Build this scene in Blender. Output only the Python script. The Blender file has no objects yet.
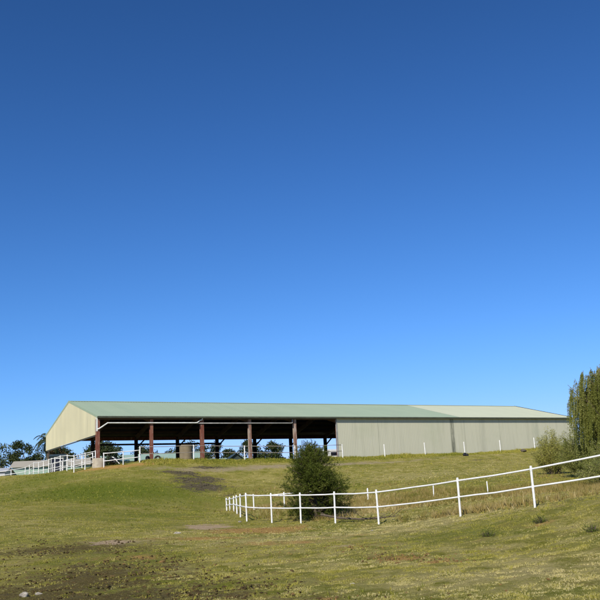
import bpy, bmesh, math, random
import numpy as np
from mathutils import Vector, Matrix, Quaternion
random.seed(7)
RNG = np.random.default_rng(11)

# ------------------------------------------------------------------ terrain
# surveyed spot heights of the hillside (metres, eye of the photographer = 0)
SPOTS = np.array([(-7.63, 18.5, -1.58), (-10.78, 26.0, -1.12), (-17.07, 41.0, 0.01), (-27.58, 66.0, 2.05), (-36.82, 88.0, 3.87), (-6.06, 17.5, -1.55), (-8.34, 24.0, -1.11), (-13.25, 38.0, -0.11), (-21.69, 62.0, 1.86), (-30.82, 88.0, 3.86), (-6.34, 24.0, -1.2), (-10.31, 39.0, -0.28), (-15.36, 58.0, 1.5), (-18.28, 69.0, 3.2), (-16.39, 69.3, 3.47), (-3.01, 16.6, -1.6), (-4.25, 23.5, -1.27), (-5.23, 29.0, -0.95), (-7.39, 41.0, -0.46), (-9.54, 53.0, 0.57), (-11.33, 63.0, 2.07), (-12.49, 69.5, 3.44), (-12.72, 70.8, 3.94), (-1.32, 16.0, -1.62), (-1.78, 22.0, -1.3), (-3.18, 40.0, -0.73), (-3.91, 49.5, -0.26), (-4.48, 57.0, 0.45), (-5.22, 67.0, 1.86), (-5.66, 73.2, 3.38), (-5.77, 74.8, 3.77), (-5.0, 52.0, -0.57), (0.08, 15.4, -1.62), (0.17, 21.5, -1.36), (0.24, 27.0, -1.13), (0.37, 37.5, -0.8), (0.56, 50.0, 0.07), (0.82, 66.0, 1.54), (1.02, 76.0, 3.21), (1.08, 78.5, 3.75), (1.36, 14.6, -1.6), (1.97, 20.5, -1.38), (2.65, 27.0, -1.1), (3.17, 32.0, -0.93), (3.91, 39.0, -0.41), (5.28, 52.0, 0.3), (6.9, 67.0, 1.64), (8.34, 80.0, 3.29), (8.69, 83.0, 3.89), (4.91, 29.5, -0.7), (6.9, 41.0, -0.12), (9.69, 57.0, 0.89), (12.7, 74.0, 2.38), (15.03, 87.0, 3.92), (3.34, 13.6, -1.59), (4.63, 18.5, -1.39), (5.84, 23.0, -0.99), (6.93, 27.0, -0.49), (8.77, 34.0, -0.21), (12.98, 50.0, 0.45), (18.31, 70.0, 1.79), (23.18, 88.0, 3.72), (24.55, 93.0, 4.45), (4.14, 13.3, -1.59), (5.53, 17.5, -1.37), (6.73, 21.0, -0.97), (8.11, 25.0, -0.35), (10.43, 32.0, -0.1), (16.05, 49.0, 0.5), (23.74, 72.0, 2.0), (30.52, 92.0, 3.99), (5.17, 13.0, -1.61), (7.33, 18.0, -1.1), (9.73, 23.5, -0.35), (13.31, 32.0, -0.06), (21.74, 52.0, 0.64), (32.82, 78.0, 2.43), (-40, 4, -1.75), (-20, 4, -1.75), (0, 4, -1.75), (20, 4, -1.75), (40, 4, -1.75), (-32, 30, -0.9), (-40, 60, 1.6), (38, 40, 1.0), (45, 80, 4.2), (-52, 106, 3.0), (-38, 104, 2.7), (-28, 104, 3.2), (-24.5, 91, 3.6), (-20, 100, 3.5), (-8, 106, 3.5), (8, 114, 3.6), (-17.3, 69.0, 3.38), (-20.84, 74, 3.5), (-23.6, 80, 3.66), (-27.4, 88, 3.88), (-20, 125, 3.5), (10, 125, 3.5), (45, 118, 4.3)])
TH = 0.51
SO = np.array([-16.765, 70.0]); SL = np.array([math.cos(TH), math.sin(TH)]); SG = np.array([-math.sin(TH), math.cos(TH)])
FLOOR = 3.62; SLEN = 52.465; SWID = 17.76; BAY = 4.495

def _tps(r2):
    return 0.5*r2*np.log(r2+1e-9)
def _fit():
    P = SPOTS[:, :2]/30.0; n = len(P)
    d2 = ((P[:, None]-P[None])**2).sum(-1)
    A = np.zeros((n+3, n+3)); A[:n, :n] = _tps(d2)+np.eye(n)*0.004
    A[:n, n] = 1; A[:n, n+1:] = P; A[n, :n] = 1; A[n+1:, :n] = P.T
    return np.linalg.solve(A, np.concatenate([SPOTS[:, 2], np.zeros(3)])), P
_W, _P = _fit()
def _ss(a, b, x):
    t = np.clip((x-a)/(b-a), 0, 1); return t*t*(3-2*t)
def _noise(x, y, s, k):
    # two octaves of gradient noise; s is roughly the angular frequency
    x = np.asarray(x, float); y = np.asarray(y, float); o = 0
    for oc, (fm, am) in enumerate(((1., 1.), (2.17, .5))):
        a = k*1.37+oc*2.1; f = s*fm/4.2
        u = (x*math.cos(a)+y*math.sin(a))*f+k*17.3; v = (-x*math.sin(a)+y*math.cos(a))*f+k*5.7
        iu = np.floor(u).astype(np.int64); iv = np.floor(v).astype(np.int64); fu = u-iu; fv = v-iv
        def g(di, dj):
            hsh = ((iu+di)*374761393+(iv+dj)*668265263+(k*7+oc)*974634541) & 0xffffffff
            hsh = ((hsh ^ (hsh >> 13))*1274126177) & 0xffffffff; hsh = hsh ^ (hsh >> 16)
            t = hsh.astype(float)*(2*math.pi/4294967296.0)
            return np.cos(t)*(fu-di)+np.sin(t)*(fv-dj)
        wu = fu*fu*fu*(fu*(fu*6-15)+10); wv = fv*fv*fv*(fv*(fv*6-15)+10)
        o = o+am*((g(0, 0)*(1-wu)+g(1, 0)*wu)*(1-wv)+(g(0, 1)*(1-wu)+g(1, 1)*wu)*wv)
    return o*.95
def H(x, y):
    x = np.asarray(x, float); y = np.asarray(y, float); sh = x.shape
    x = x.ravel(); y = y.ravel()
    cx = np.clip(x, -52, 46); cy = np.clip(y, 4, 122)
    z = np.empty(len(x))
    for i in range(0, len(x), 40000):
        q = np.stack([cx[i:i+40000], cy[i:i+40000]], 1)/30.0
        d2 = ((q[:, None]-_P[None])**2).sum(-1)
        z[i:i+40000] = _tps(d2)@_W[:-3]+_W[-3]+q@_W[-2:]
    rx, ry = x-SO[0], y-SO[1]
    u = rx*SL[0]+ry*SL[1]; v = rx*SG[0]+ry*SG[1]
    # level pad under the shed, cut into the hill
    du = np.maximum(np.maximum(-u-0.0, u-SLEN), 0); dv = np.maximum(np.maximum(0.25-v, v-SWID), 0)
    k = 1-_ss(0.0, 1.3, np.hypot(du, dv))
    z = z*(1-k)+3.55*k
    z = z+0.035*_noise(x, y, 0.9, 3)+0.02*_noise(x, y, 2.6, 4)*(1-k)
    # beyond the hilltop the land falls away to the plain
    far = _ss(125, 420, np.hypot(np.maximum(np.abs(x)-20, 0)*0.9, y))
    z = z*(1-far)+(-9.0)*far
    return z.reshape(sh)
def gz(x, y):
    return float(H(np.array([x]), np.array([y]))[0])

# ------------------------------------------------------------------ helpers
C = bpy.context.scene.collection
def tag(o, label=None, cat=None, group=None, kind=None):
    if label: o['label'] = label
    if cat: o['category'] = cat
    if group: o['group'] = group
    if kind: o['kind'] = kind
    return o
def empty(name, loc, rz=0.0):
    o = bpy.data.objects.new(name, None); C.objects.link(o)
    o.location = loc; o.rotation_euler = (0, 0, rz); o.empty_display_size = 0.3
    return o
def copy_tree(o, parent=None):
    c = o.copy(); C.objects.link(c)
    if parent: c.parent = parent
    for ch in list(o.children): copy_tree(ch, c)
    return c
class MB:
    def __init__(s): s.v = []; s.f = []
    def poly(s, pts):
        b = len(s.v); s.v += [tuple(p) for p in pts]; s.f.append(tuple(range(b, b+len(pts))))
    def box(s, c, d, rot=None):
        b = len(s.v); c = Vector(c)
        for x in (-.5, .5):
            for y in (-.5, .5):
                for z in (-.5, .5):
                    p = Vector((x*d[0], y*d[1], z*d[2]))
                    if rot: p = rot@p
                    s.v.append(tuple(c+p))
        for q in ((0,1,3,2),(4,6,7,5),(0,4,5,1),(2,3,7,6),(0,2,6,4),(1,5,7,3)): s.f.append(tuple(b+i for i in q))
        return s
    def tube(s, pts, r, n=8, cap=True):
        pts = [Vector(p) for p in pts]; m = len(pts)
        rs = r if isinstance(r, (list, tuple)) else [r]*m
        b = len(s.v); up = None
        for i, p in enumerate(pts):
            t = (pts[min(i+1, m-1)]-pts[max(i-1, 0)]).normalized()
            if up is None:
                up = Vector((0, 0, 1)) if abs(t.z) < .9 else Vector((1, 0, 0))
            a = t.cross(up).normalized(); bb = a.cross(t).normalized(); up = bb
            for k in range(n):
                w = 2*math.pi*k/n
                s.v.append(tuple(p+(a*math.cos(w)+bb*math.sin(w))*rs[i]))
        for i in range(m-1):
            for k in range(n):
                k2 = (k+1) % n
                s.f.append((b+i*n+k, b+i*n+k2, b+(i+1)*n+k2, b+(i+1)*n+k))
        if cap:
            s.f.append(tuple(b+k for k in range(n))[::-1]); s.f.append(tuple(b+(m-1)*n+k for k in range(n)))
        return s
    def lathe(s, prof, c, n=24):
        b = len(s.v); m = len(prof)
        for r, z in prof:
            for k in range(n):
                w = 2*math.pi*k/n; s.v.append((c[0]+r*math.cos(w), c[1]+r*math.sin(w), c[2]+z))
        for i in range(m-1):
            for k in range(n):
                k2 = (k+1) % n; s.f.append((b+i*n+k, b+i*n+k2, b+(i+1)*n+k2, b+(i+1)*n+k))
        return s
    def prism(s, outline, off):
        # outline: planar polygon; off: thickness vector
        b = len(s.v); n = len(outline); off = Vector(off)
        s.v += [tuple(Vector(p)) for p in outline]+[tuple(Vector(p)+off) for p in outline]
        s.f.append(tuple(range(b, b+n))[::-1]); s.f.append(tuple(range(b+n, b+2*n)))
        for i in range(n):
            j = (i+1) % n; s.f.append((b+i, b+j, b+n+j, b+n+i))
        return s
    def build(s, name, mat, parent=None, smooth=False, label=None):
        me = bpy.data.meshes.new(name); me.from_pydata(s.v, [], s.f); me.materials.append(mat)
        bm = bmesh.new(); bm.from_mesh(me); bmesh.ops.recalc_face_normals(bm, faces=bm.faces); bm.to_mesh(me); bm.free()
        if smooth:
            me.polygons.foreach_set('use_smooth', [True]*len(me.polygons))
        o = bpy.data.objects.new(name, me); C.objects.link(o)
        if parent: o.parent = parent
        if label: o['label'] = label
        return o
def cards(name, V, mat, tone=None, parent=None):
    """mesh of N small faces, V: (N,k,3)"""
    N, k, _ = V.shape
    me = bpy.data.meshes.new(name)
    me.vertices.add(N*k); me.vertices.foreach_set('co', V.astype(np.float32).ravel())
    me.loops.add(N*k); me.loops.foreach_set('vertex_index', np.arange(N*k, dtype=np.int32))
    me.polygons.add(N); me.polygons.foreach_set('loop_start', np.arange(0, N*k, k, dtype=np.int32))
    if tone is not None:
        a = me.attributes.new('tone', 'FLOAT', 'FACE'); a.data.foreach_set('value', tone.astype(np.float32))
    me.update(calc_edges=True); me.materials.append(mat)
    o = bpy.data.objects.new(name, me); C.objects.link(o)
    if parent: o.parent = parent
    return o

# ------------------------------------------------------------------ materials
class NT:
    def __init__(s, name):
        s.m = bpy.data.materials.new(name); s.m.use_nodes = True
        s.t = s.m.node_tree; s.b = s.t.nodes['Principled BSDF']
    def n(s, typ, **kw):
        nd = s.t.nodes.new(typ)
        for k, v in kw.items():
            if k in nd.bl_rna.properties and k not in ('inputs',): setattr(nd, k, v)
        return nd
    def link(s, a, b): s.t.links.new(a, b)
    def coord(s, which='Object', scale=(1, 1, 1)):
        tc = s.n('ShaderNodeTexCoord'); mp = s.n('ShaderNodeMapping'); mp.inputs['Scale'].default_value = scale
        s.link(tc.outputs[which], mp.inputs['Vector']); return mp.outputs['Vector']
    def noise(s, vec, scale, detail=4, rough=.55):
        nd = s.n('ShaderNodeTexNoise'); nd.inputs['Scale'].default_value = scale
        nd.inputs['Detail'].default_value = detail; nd.inputs['Roughness'].default_value = rough
        if vec is not None: s.link(vec, nd.inputs['Vector'])
        return nd.outputs['Fac']
    def rng(s, fac, a, b, lo=0., hi=1.):
        nd = s.n('ShaderNodeMapRange'); nd.interpolation_type = 'SMOOTHSTEP'
        nd.inputs['From Min'].default_value = a; nd.inputs['From Max'].default_value = b
        nd.inputs['To Min'].default_value = lo; nd.inputs['To Max'].default_value = hi
        s.link(fac, nd.inputs['Value']); return nd.outputs['Result']
    def math(s, op, a, b=None):
        nd = s.n('ShaderNodeMath'); nd.operation = op
        for i, x in enumerate((a, b)):
            if x is None: continue
            if isinstance(x, (int, float)): nd.inputs[i].default_value = x
            else: s.link(x, nd.inputs[i])
        return nd.outputs[0]
    def mix(s, fac, a, b, mode='MIX'):
        nd = s.n('ShaderNodeMix'); nd.data_type = 'RGBA'; nd.blend_type = mode
        for sock, x in ((nd.inputs[0], fac), (nd.inputs[6], a), (nd.inputs[7], b)):
            if isinstance(x, (int, float)): sock.default_value = x
            elif isinstance(x, tuple): sock.default_value = (*x, 1)
            else: s.link(x, sock)
        return nd.outputs[2]
    def attr(s, name):
        nd = s.n('ShaderNodeAttribute'); nd.attribute_name = name; return nd.outputs['Fac']
    def bump(s, h, strength=.3, dist=.02):
        nd = s.n('ShaderNodeBump'); nd.inputs['Strength'].default_value = strength; nd.inputs['Distance'].default_value = dist
        s.link(h, nd.inputs['Height']); s.link(nd.outputs['Normal'], s.b.inputs['Normal'])
    def out(s, col, rough=.6, spec=.3, metal=0.):
        if isinstance(col, tuple): s.b.inputs['Base Color'].default_value = (*col, 1)
        else: s.link(col, s.b.inputs['Base Color'])
        if isinstance(rough, (int, float)): s.b.inputs['Roughness'].default_value = rough
        else: s.link(rough, s.b.inputs['Roughness'])
        s.b.inputs['Specular IOR Level'].default_value = spec; s.b.inputs['Metallic'].default_value = metal
        return s.m
def simple(name, a, b, scale=3., rough=.6, spec=.3, stretch=(1, 1, 1), metal=0., bump=0., lo=.35, hi=.65):
    t = NT(name); v = t.coord('Object', stretch); n = t.noise(v, scale, 5)
    if bump: t.bump(n, bump, .02)
    return t.out(t.mix(t.rng(n, lo, hi), a, b), rough, spec, metal)
def leafmat(name, dark, mid, light, trans=.35, rough=.55):
    t = NT(name); a = t.attr('tone')
    c = t.mix(t.rng(a, 0, .5), dark, mid); c = t.mix(t.rng(a, .5, 1.), c, light)
    t.out(c, rough, .1)
    tr = t.n('ShaderNodeBsdfTranslucent'); mx = t.n('ShaderNodeMixShader'); mx.inputs[0].default_value = trans
    t.link(c, tr.inputs['Color']); t.link(t.b.outputs[0], mx.inputs[1]); t.link(tr.outputs[0], mx.inputs[2])
    t.link(mx.outputs[0], t.t.nodes['Material Output'].inputs['Surface'])
    return t.m

def sheet_mat(name, base, alt, dirt, vert=True, spec=.35, rough=.5, panel=3.0, dirt_amt=.5):
    """painted corrugated steel: tone shift sheet by sheet, chalky patches, run-off streaks"""
    t = NT(name)
    sep = t.n('ShaderNodeSeparateXYZ'); tc = t.n('ShaderNodeTexCoord'); t.link(tc.outputs['Object'], sep.inputs[0])
    wn = t.n('ShaderNodeTexWhiteNoise'); wn.noise_dimensions = '1D'
    fl = t.math('FLOOR', t.math('DIVIDE', sep.outputs[0 if vert else 1], .762)); t.link(fl, wn.inputs['W'])
    st = t.noise(t.coord('Object', (panel, panel, .18)), 1.3, 5, .6)
    pt = t.noise(t.coord('Object', (1, 1, 1)), .35, 4)
    c = t.mix(t.math('MULTIPLY', wn.outputs['Value'], .55), base, alt)
    c = t.mix(t.rng(pt, .4, .7, 0, .5), c, alt)
    c = t.mix(t.rng(st, .56, .74, 0, dirt_amt), c, dirt)
    return t.out(c, rough, spec)

M = {}
M['roof_green'] = sheet_mat('mist_green_roofing', (.315, .395, .272), (.355, .43, .295), (.275, .345, .235), dirt_amt=.3, rough=.55, spec=.2)
M['roof_cream'] = sheet_mat('cream_green_roofing', (.50, .525, .375), (.54, .56, .40), (.44, .465, .34), dirt_amt=.3, rough=.55, spec=.2)
M['gable'] = sheet_mat('cream_gable_sheeting', (.55, .51, .335), (.45, .42, .28), (.38, .355, .245), vert=False, dirt_amt=.7)
# weathered wall with run-off streaks from the gutter
t = NT('weathered_green_grey_sheeting')
sep = t.n('ShaderNodeSeparateXYZ'); tc = t.n('ShaderNodeTexCoord'); t.link(tc.outputs['Object'], sep.inputs[0])
wn = t.n('ShaderNodeTexWhiteNoise'); wn.noise_dimensions = '1D'
t.link(t.math('FLOOR', t.math('DIVIDE', sep.outputs[0], .762)), wn.inputs['W'])
c = t.mix(t.math('MULTIPLY', wn.outputs['Value'], .3), (.50, .485, .36), (.55, .535, .40))
c = t.mix(t.rng(t.noise(t.coord('Object', (2.2, 1, .16)), 1.0, 6, .65), 0.48, .72, 0, .55), c, (.40, .39, .285))
c = t.mix(t.rng(t.noise(t.coord('Object', (7, 1, .3)), 1.0, 4, .6), .55, .75, 0, .4), c, (.58, .56, .47))
c = t.mix(t.rng(t.noise(t.coord('Object', (.25, 1, .4)), 1.0, 3), .5, .75, 0, .6), c, (.44, .445, .31))
def band(x0, w, col, amt):
    global c
    d = t.math('ABSOLUTE', t.math('SUBTRACT', sep.outputs[0], x0))
    k = t.rng(d, w*.25, w, amt, 0)
    k = t.math('MULTIPLY', k, t.rng(t.noise(t.coord('Object', (4, 1, .5)), 1.2, 5, .7), .3, .6, .25, 1))
    c = t.mix(k, c, col)
band(35.75, .34, (.10, .105, .075), .9); band(37.3, .14, (.3, .3, .22), .4); band(26.9, .07, (.16, .17, .125), .4)
band(41.9, .12, (.3, .3, .22), .35); band(46.9, .7, (.34, .35, .26), .45); band(39.6, .5, (.33, .33, .25), .4)
M['wall'] = t.out(c, .6, .25)
M['roof_shade'] = simple('underside_shade_tone', (.025, .022, .025), (.045, .038, .04), .8, .7, .2)  # shade beneath the roof, put into the base colour
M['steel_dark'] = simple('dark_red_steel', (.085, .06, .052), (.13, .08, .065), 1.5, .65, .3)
t = NT('red_oxide_column'); v = t.coord('Object', (3, 3, .6))
c = t.mix(t.rng(t.noise(v, 1.6, 5, .6), .4, .65), (.17, .055, .035), (.24, .10, .065)); c = t.mix(t.rng(t.noise(v, 3.1, 5, .7), .52, .7, 0, .8), c, (.34, .26, .2))
M['column_red'] = t.out(c, .7, .25)
t = NT('bleached_oxide_column'); v = t.coord('Object', (3, 3, .6))
c = t.mix(t.rng(t.noise(v, 1.6, 5, .6), .38, .6), (.22, .11, .075), (.40, .33, .27)); c = t.mix(t.rng(t.noise(v, 3.1, 5, .7), .55, .75, 0, .7), c, (.14, .06, .04))
M['column_pale'] = t.out(c, .7, .25)
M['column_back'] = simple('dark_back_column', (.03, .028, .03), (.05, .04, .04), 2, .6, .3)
M['gutter'] = simple('dark_green_gutter', (.075, .085, .055), (.055, .06, .04), 2, .5, .35)
M['white_pipe'] = simple('white_pvc_pipe', (.72, .72, .68), (.6, .6, .56), 3, .45, .4)
M['grey_pipe'] = simple('grey_pipe', (.36, .35, .34), (.26, .26, .25), 3, .5, .4)
t = NT('white_fence_paint'); v = t.coord('Object')
c = t.mix(t.rng(t.noise(v, 2.5, 5, .6), .4, .68), (.84, .83, .80), (.72, .71, .67)); c = t.mix(t.rng(t.noise(v, 11, 5, .7), .6, .74, 0, .6), c, (.45, .37, .27))
M['white_paint'] = t.out(c, .5, .35)
M['tan_rail'] = simple('weathered_rail', (.36, .31, .25), (.27, .23, .19), 2, .7, .25)
M['concrete'] = simple('old_concrete', (.42, .37, .28), (.33, .28, .21), 3, .85, .2, bump=.4)
M['soil'] = simple('dark_soil', (.045, .032, .013), (.11, .075, .03), 6, .95, .1, bump=.5)
M['soil_red'] = simple('red_soil', (.24, .145, .05), (.13, .085, .035), 6, .95, .1, bump=.5)
M['rubber'] = simple('black_rubber', (.018, .018, .02), (.03, .03, .03), 5, .7, .3)
M['rock_pale'] = simple('pale_stone', (.42, .38, .30), (.22, .19, .15), 9, .85, .2, bump=.5)
M['rock_dark'] = simple('dark_grey_rubble', (.075, .06, .042), (.14, .115, .082), 3, .9, .2, bump=.4)
M['bark'] = simple('rough_bark', (.085, .065, .045), (.14, .11, .08), 5, .9, .1, stretch=(3, 3, .6), bump=.6)
M['bark_pale'] = simple('pale_gum_bark', (.3, .26, .2), (.18, .15, .11), 2, .85, .15, stretch=(2, 2, .5), bump=.3)
M['green_sheet'] = sheet_mat('sea_green_sheeting', (.29, .40, .31), (.33, .44, .35), (.24, .33, .25), dirt_amt=.3)
M['beige_sheet'] = sheet_mat('beige_roof_sheeting', (.42, .38, .29), (.36, .33, .26), (.28, .25, .2))
M['grey_sheet'] = sheet_mat('pale_grey_sheeting', (.42, .42, .42), (.48, .48, .47), (.34, .33, .33))
M['dark_sheet'] = simple('dark_green_roofing', (.03, .045, .04), (.045, .06, .05), 1, .5, .3)
M['tan_sheet'] = simple('tan_tank_steel', (.20, .16, .10), (.26, .21, .13), 1.5, .65, .25, stretch=(1, 1, .3))
M['dark_glass'] = simple('dark_opening', (.012, .012, .018), (.02, .02, .028), 2, .25, .5)
M['white_panel'] = simple('white_vehicle_panel', (.74, .74, .73), (.66, .66, .65), 1, .35, .5)
M['rust_paint'] = simple('dark_maroon_paint', (.07, .02, .018), (.05, .018, .016), 1, .3, .5)
M['sand'] = simple('arena_sand', (.34, .28, .2), (.26, .21, .15), 1.2, .95, .1, bump=.4)

# ------------------------------------------------------------------ ground
def axis(lo, hi, st, far, grow=1.35):
    core = list(np.arange(lo, hi+st*.5, st)); a = []; d = st; x = lo
    while x > -far: d *= grow; x -= d; a.append(x)
    b = []; d = st; x = core[-1]
    while x < far: d *= grow; x += d; b.append(x)
    return np.array(a[::-1]+core+b)
GX = axis(-46, 44, .3, 3500); GY = axis(9, 108, .25, 3500)
XX, YY = np.meshgrid(GX, GY)
ZZ = H(XX, YY)
def blob(x, y, lst):
    o = np.zeros(np.shape(x))
    for bx, by, rx, ry, s, rot in lst:
        a = math.radians(rot); dx, dy = x-bx, y-by
        p = (dx*math.cos(a)+dy*math.sin(a))/rx; q = (-dx*math.sin(a)+dy*math.cos(a))/ry
        o = np.maximum(o, s*np.exp(-(p*p+q*q)))
    return o
def upos(u, v): return SO+SL*u+SG*v
def masks(x, y):
    rx, ry = x-SO[0], y-SO[1]; u = rx*SL[0]+ry*SL[1]; v = rx*SG[0]+ry*SG[1]
    m = {}
    m['mud'] = blob(x, y, [(-4.9, 20.0, 2.8, 4.6, .92, 0), (-2.3, 17.0, 2.2, 2.4, .78, 0), (-7.4, 26.5, 3.4, 2.8, .82, 0), (-6.2, 17., 2.4, 3, .88, 0), (-4.6, 17.0, 3.4, 1.7, 1.0, 0), (-.4, 15.6, 1.5, 1., .6, 0), (2.1, 21.1, .8, .7, .6, 0)])
    m['orange'] = blob(x, y, [(-1.9, 34.0, 2.3, 2.4, 1.0, 0), (-3.6, 29.5, 2.6, 1.0, .75, 0), (-1.0, 26.6, 2.4, 1.2, .62, 0), (-4.9, 24., 1.4, 1.2, .55, 0), (2.1, 20.8, .7, .6, .75, 0), (2.75, 19.7, .5, .3, .7, 0), (1.2, 28.5, 2.6, .9, .5, 0), (6.3, 23.8, 1.2, .5, .5, 20), (-15.6, 68.6, 3.0, 1.0, .9, 15), (-13, 69.6, 1.4, .6, .8, 15), (.2, 15.5, .3, .3, .6, 0)])
    m['pale'] = blob(x, y, [(-4.3, 37.0, 1.25, 2.4, 1.1, 0), (-6.25, 28.4, 1.1, 1.2, 1.0, 0), (-4.0, 27.4, .5, .4, .5, 0), (1.2, 24.4, 1.4, .8, .5, 0), (1.9, 36.3, .8, .5, .5, 0)])
    m['rubble'] = blob(x, y, [(-7.3, 61.6, 1.9, 2.3, .95, 0), (-8.1, 64.9, 1.7, 2.6, 1., -20), (-9.6, 67.2, 1.7, 1.1, .9, 0), (-7.8, 70.3, 1.8, .55, .85, 29), (-5.2, 58.2, 2.6, .6, .5, 20), (-10.9, 66.8, .8, .6, .6, 0), (15.2, 79.2, 2.4, .8, .5, 29)])
    track = np.exp(-((v+4.6+.35*np.sin(u*.33))/1.15)**2)*_ss(1.5, 6, u)*(1-.45*_ss(18, 34, u))*(1-_ss(44, 52, u))
    m['sand'] = np.maximum(.9*track, blob(x, y, [(-11.5, 68.3, 2.2, 1.1, .7, 20), (4.8, 77.2, 4, .8, .7, 29)]))
    m['dry'] = np.maximum(blob(x, y, [(5.2, 42, 4.6, 7, .95, -20), (10.5, 40, 4.5, 6.5, .95, 0), (13, 33, 4, 5, .85, 0), (-1.6, 49, 2.2, 6.5, .95, 0), (2, 47, 3, 6, .8, 0), (-1, 60, 6, 3, .45, 10)]), blob(x, y, [(9, 66, 12, 6, .62, 25), (4, 25, 8, 9, .86, 0), (0, 28, 5, 5, .7, 0), (-5, 33, 4, 3, .5, 0), (-16, 47, 4, 5, .45, 0), (-2, 66, 4, 3, .5, 20), (0, 30, 4.5, 3.2, .5, 0), (3.5, 17.5, 5, 4, .68, 0), (.5, 22, 3.4, 4, .6, 0), (7, 71, 8, 2.5, .5, 25)]))
    m['lush'] = np.maximum(blob(x, y, [(-13, 57, 8, 9, .95, 0), (-9, 44, 6, 6, .6, 0), (-20, 65, 6, 9, .7, 0), (4.9, 24.6, 2.6, 1.2, .5, 0), (6.2, 21.5, 1.5, .8, .4, 0), (-1.5, 66, 4, 2, .55, 20), (.4, 18.9, 2, .5, .45, 0)]), .8*np.exp(-((v+1.9)/.9)**2)*_ss(4, 8, u))
    m['dry'] = m['dry']*(1-blob(x, y, [(5, 24, 6, 4, .6, 0)]))
    return m
def ground_mesh():
    ny, nx = XX.shape
    mk = masks(XX.ravel(), YY.ravel()); xr, yr = XX.ravel(), YY.ravel()
    near = (yr < 110) & (yr > 9) & (np.abs(xr) < 46)
    rough = np.random.default_rng(77).normal(0, 1, len(xr))*near*(.007+.022*mk['mud']+.03*mk['rubble']+.012*mk['dry'])
    V = np.stack([xr, yr, ZZ.ravel()+rough], 1)
    idx = np.arange(nx*ny).reshape(ny, nx)
    F = np.stack([idx[:-1, :-1], idx[:-1, 1:], idx[1:, 1:], idx[1:, :-1]], -1).reshape(-1, 4)
    me = bpy.data.meshes.new('ground')
    me.vertices.add(len(V)); me.vertices.foreach_set('co', V.astype(np.float32).ravel())
    me.loops.add(F.size); me.loops.foreach_set('vertex_index', F.astype(np.int32).ravel())
    me.polygons.add(len(F)); me.polygons.foreach_set('loop_start', np.arange(0, F.size, 4, dtype=np.int32))
    me.polygons.foreach_set('use_smooth', np.ones(len(F), bool))
    for k, a in mk.items():
        at = me.attributes.new(k, 'FLOAT', 'POINT'); at.data.foreach_set('value', a.astype(np.float32))
    me.update(calc_edges=True)
    return me
t = NT('grazed_hillside'); P = t.coord('Object')
nb = t.noise(P, .22, 5, .6); nm = t.noise(P, 1.3, 6, .65); nf = t.noise(P, 9., 6, .7); nx_ = t.noise(P, 38., 4, .7)
st = t.noise(t.coord('Object', (.9, 1.15, 1)), .9, 6, .65)
c = t.mix(t.rng(nm, .35, .65), (.24, .232, .025), (.48, .41, .115))
c = t.mix(t.rng(st, .46, .66, 0, .75), c, (.54, .455, .15))
c = t.mix(t.rng(nb, .42, .62, 0, .55), c, (.18, .21, .014))
def lay(k, lo, hi, col, w=.9, src=None):
    global c
    f = t.math('ADD', t.attr(k), t.math('MULTIPLY', t.math('SUBTRACT', src or nm, .5), w))
    f = t.math('ADD', f, t.math('MULTIPLY', t.math('SUBTRACT', nf, .5), w*.7))
    c = t.mix(t.rng(f, lo, hi, 0, .95), c, col)
br = t.noise(P, .85, 6, .7); br2 = t.noise(P, 4.5, 5, .7)
c = t.mix(t.math('MULTIPLY', t.rng(br, .50, .66, 0, .6), t.rng(br2, .35, .6, .2, 1)), c, (.40, .285, .105))
c = t.mix(t.rng(t.noise(P, 6.5, 3, .6), .60, .72, 0, .6), c, (.13, .135, .02))
lay('lush', .3, .95, (.155, .20, .010))
lay('dry', .4, .8, (.55, .46, .18))
lay('mud', .38, .85, (.15, .112, .038), 1.8)
lay('orange', .32, .72, (.56, .33, .10), 1.2)
lay('sand', .38, .95, (.46, .37, .22), 1.4)
lay('pale', .38, .9, (.64, .46, .29), 1.7)
lay('rubble', .35, .65, (.125, .10, .062), 2.2)
sp2 = t.noise(P, 16., 3, .75); c = t.mix(t.rng(sp2, .56, .70, 0, .55), c, (.56, .48, .22)); c = t.mix(t.rng(sp2, .44, .30, 0, .7), c, (.085, .075, .02))
c = t.mix(t.rng(nx_, .3, .7, 0, 1), c, t.mix(.45, c, (.03, .026, .008)), 'MIX')
hgt = t.math('ADD', t.math('MULTIPLY', nf, .6), t.math('MULTIPLY', nx_, .4)); t.bump(hgt, 1., .12)
M['ground'] = t.out(c, .95, .1)
g = bpy.data.objects.new('ground', ground_mesh()); C.objects.link(g); g.data.materials.append(M['ground'])
tag(g, kind='structure')

# ------------------------------------------------------------------ grass, clods, rubble
M['grass'] = leafmat('grass_blade', (.145, .18, .014), (.42, .37, .072), (.68, .58, .27), .3, .8)
M['dry_grass'] = leafmat('dry_grass_blade', (.17, .17, .03), (.36, .27, .09), (.62, .50, .25), .3, .8)
def blades(P, h, w, lean, per):
    n = len(P); k = n*per
    P = np.repeat(P, per, 0); h = np.repeat(h, per)*RNG.uniform(.6, 1.15, k); w = np.repeat(w, per)
    a = RNG.uniform(0, 2*math.pi, k); P = P+np.stack([np.cos(a), np.sin(a), np.zeros(k)], 1)*(w*RNG.uniform(.2, 1.6, k))[:, None]
    b = a+RNG.uniform(-.8, .8, k); ln = lean*RNG.uniform(.2, 1.2, k)
    tip = P+np.stack([np.cos(b)*ln*h, np.sin(b)*ln*h, h], 1)
    s = RNG.uniform(0, 2*math.pi, k); sd = np.stack([np.cos(s), np.sin(s), np.zeros(k)], 1)*(w*.5)[:, None]
    P[:, 2] -= .01
    return np.stack([P-sd, P+sd, tip], 1)
def scatter(n, y0, y1, sl0=-.43, sl1=.43, pw=1.0):
    y = y0+(y1-y0)*RNG.uniform(0, 1, n)**pw; sl = RNG.uniform(sl0, sl1, n)
    return sl*y+RNG.uniform(-.5, .5, n), y
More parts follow.
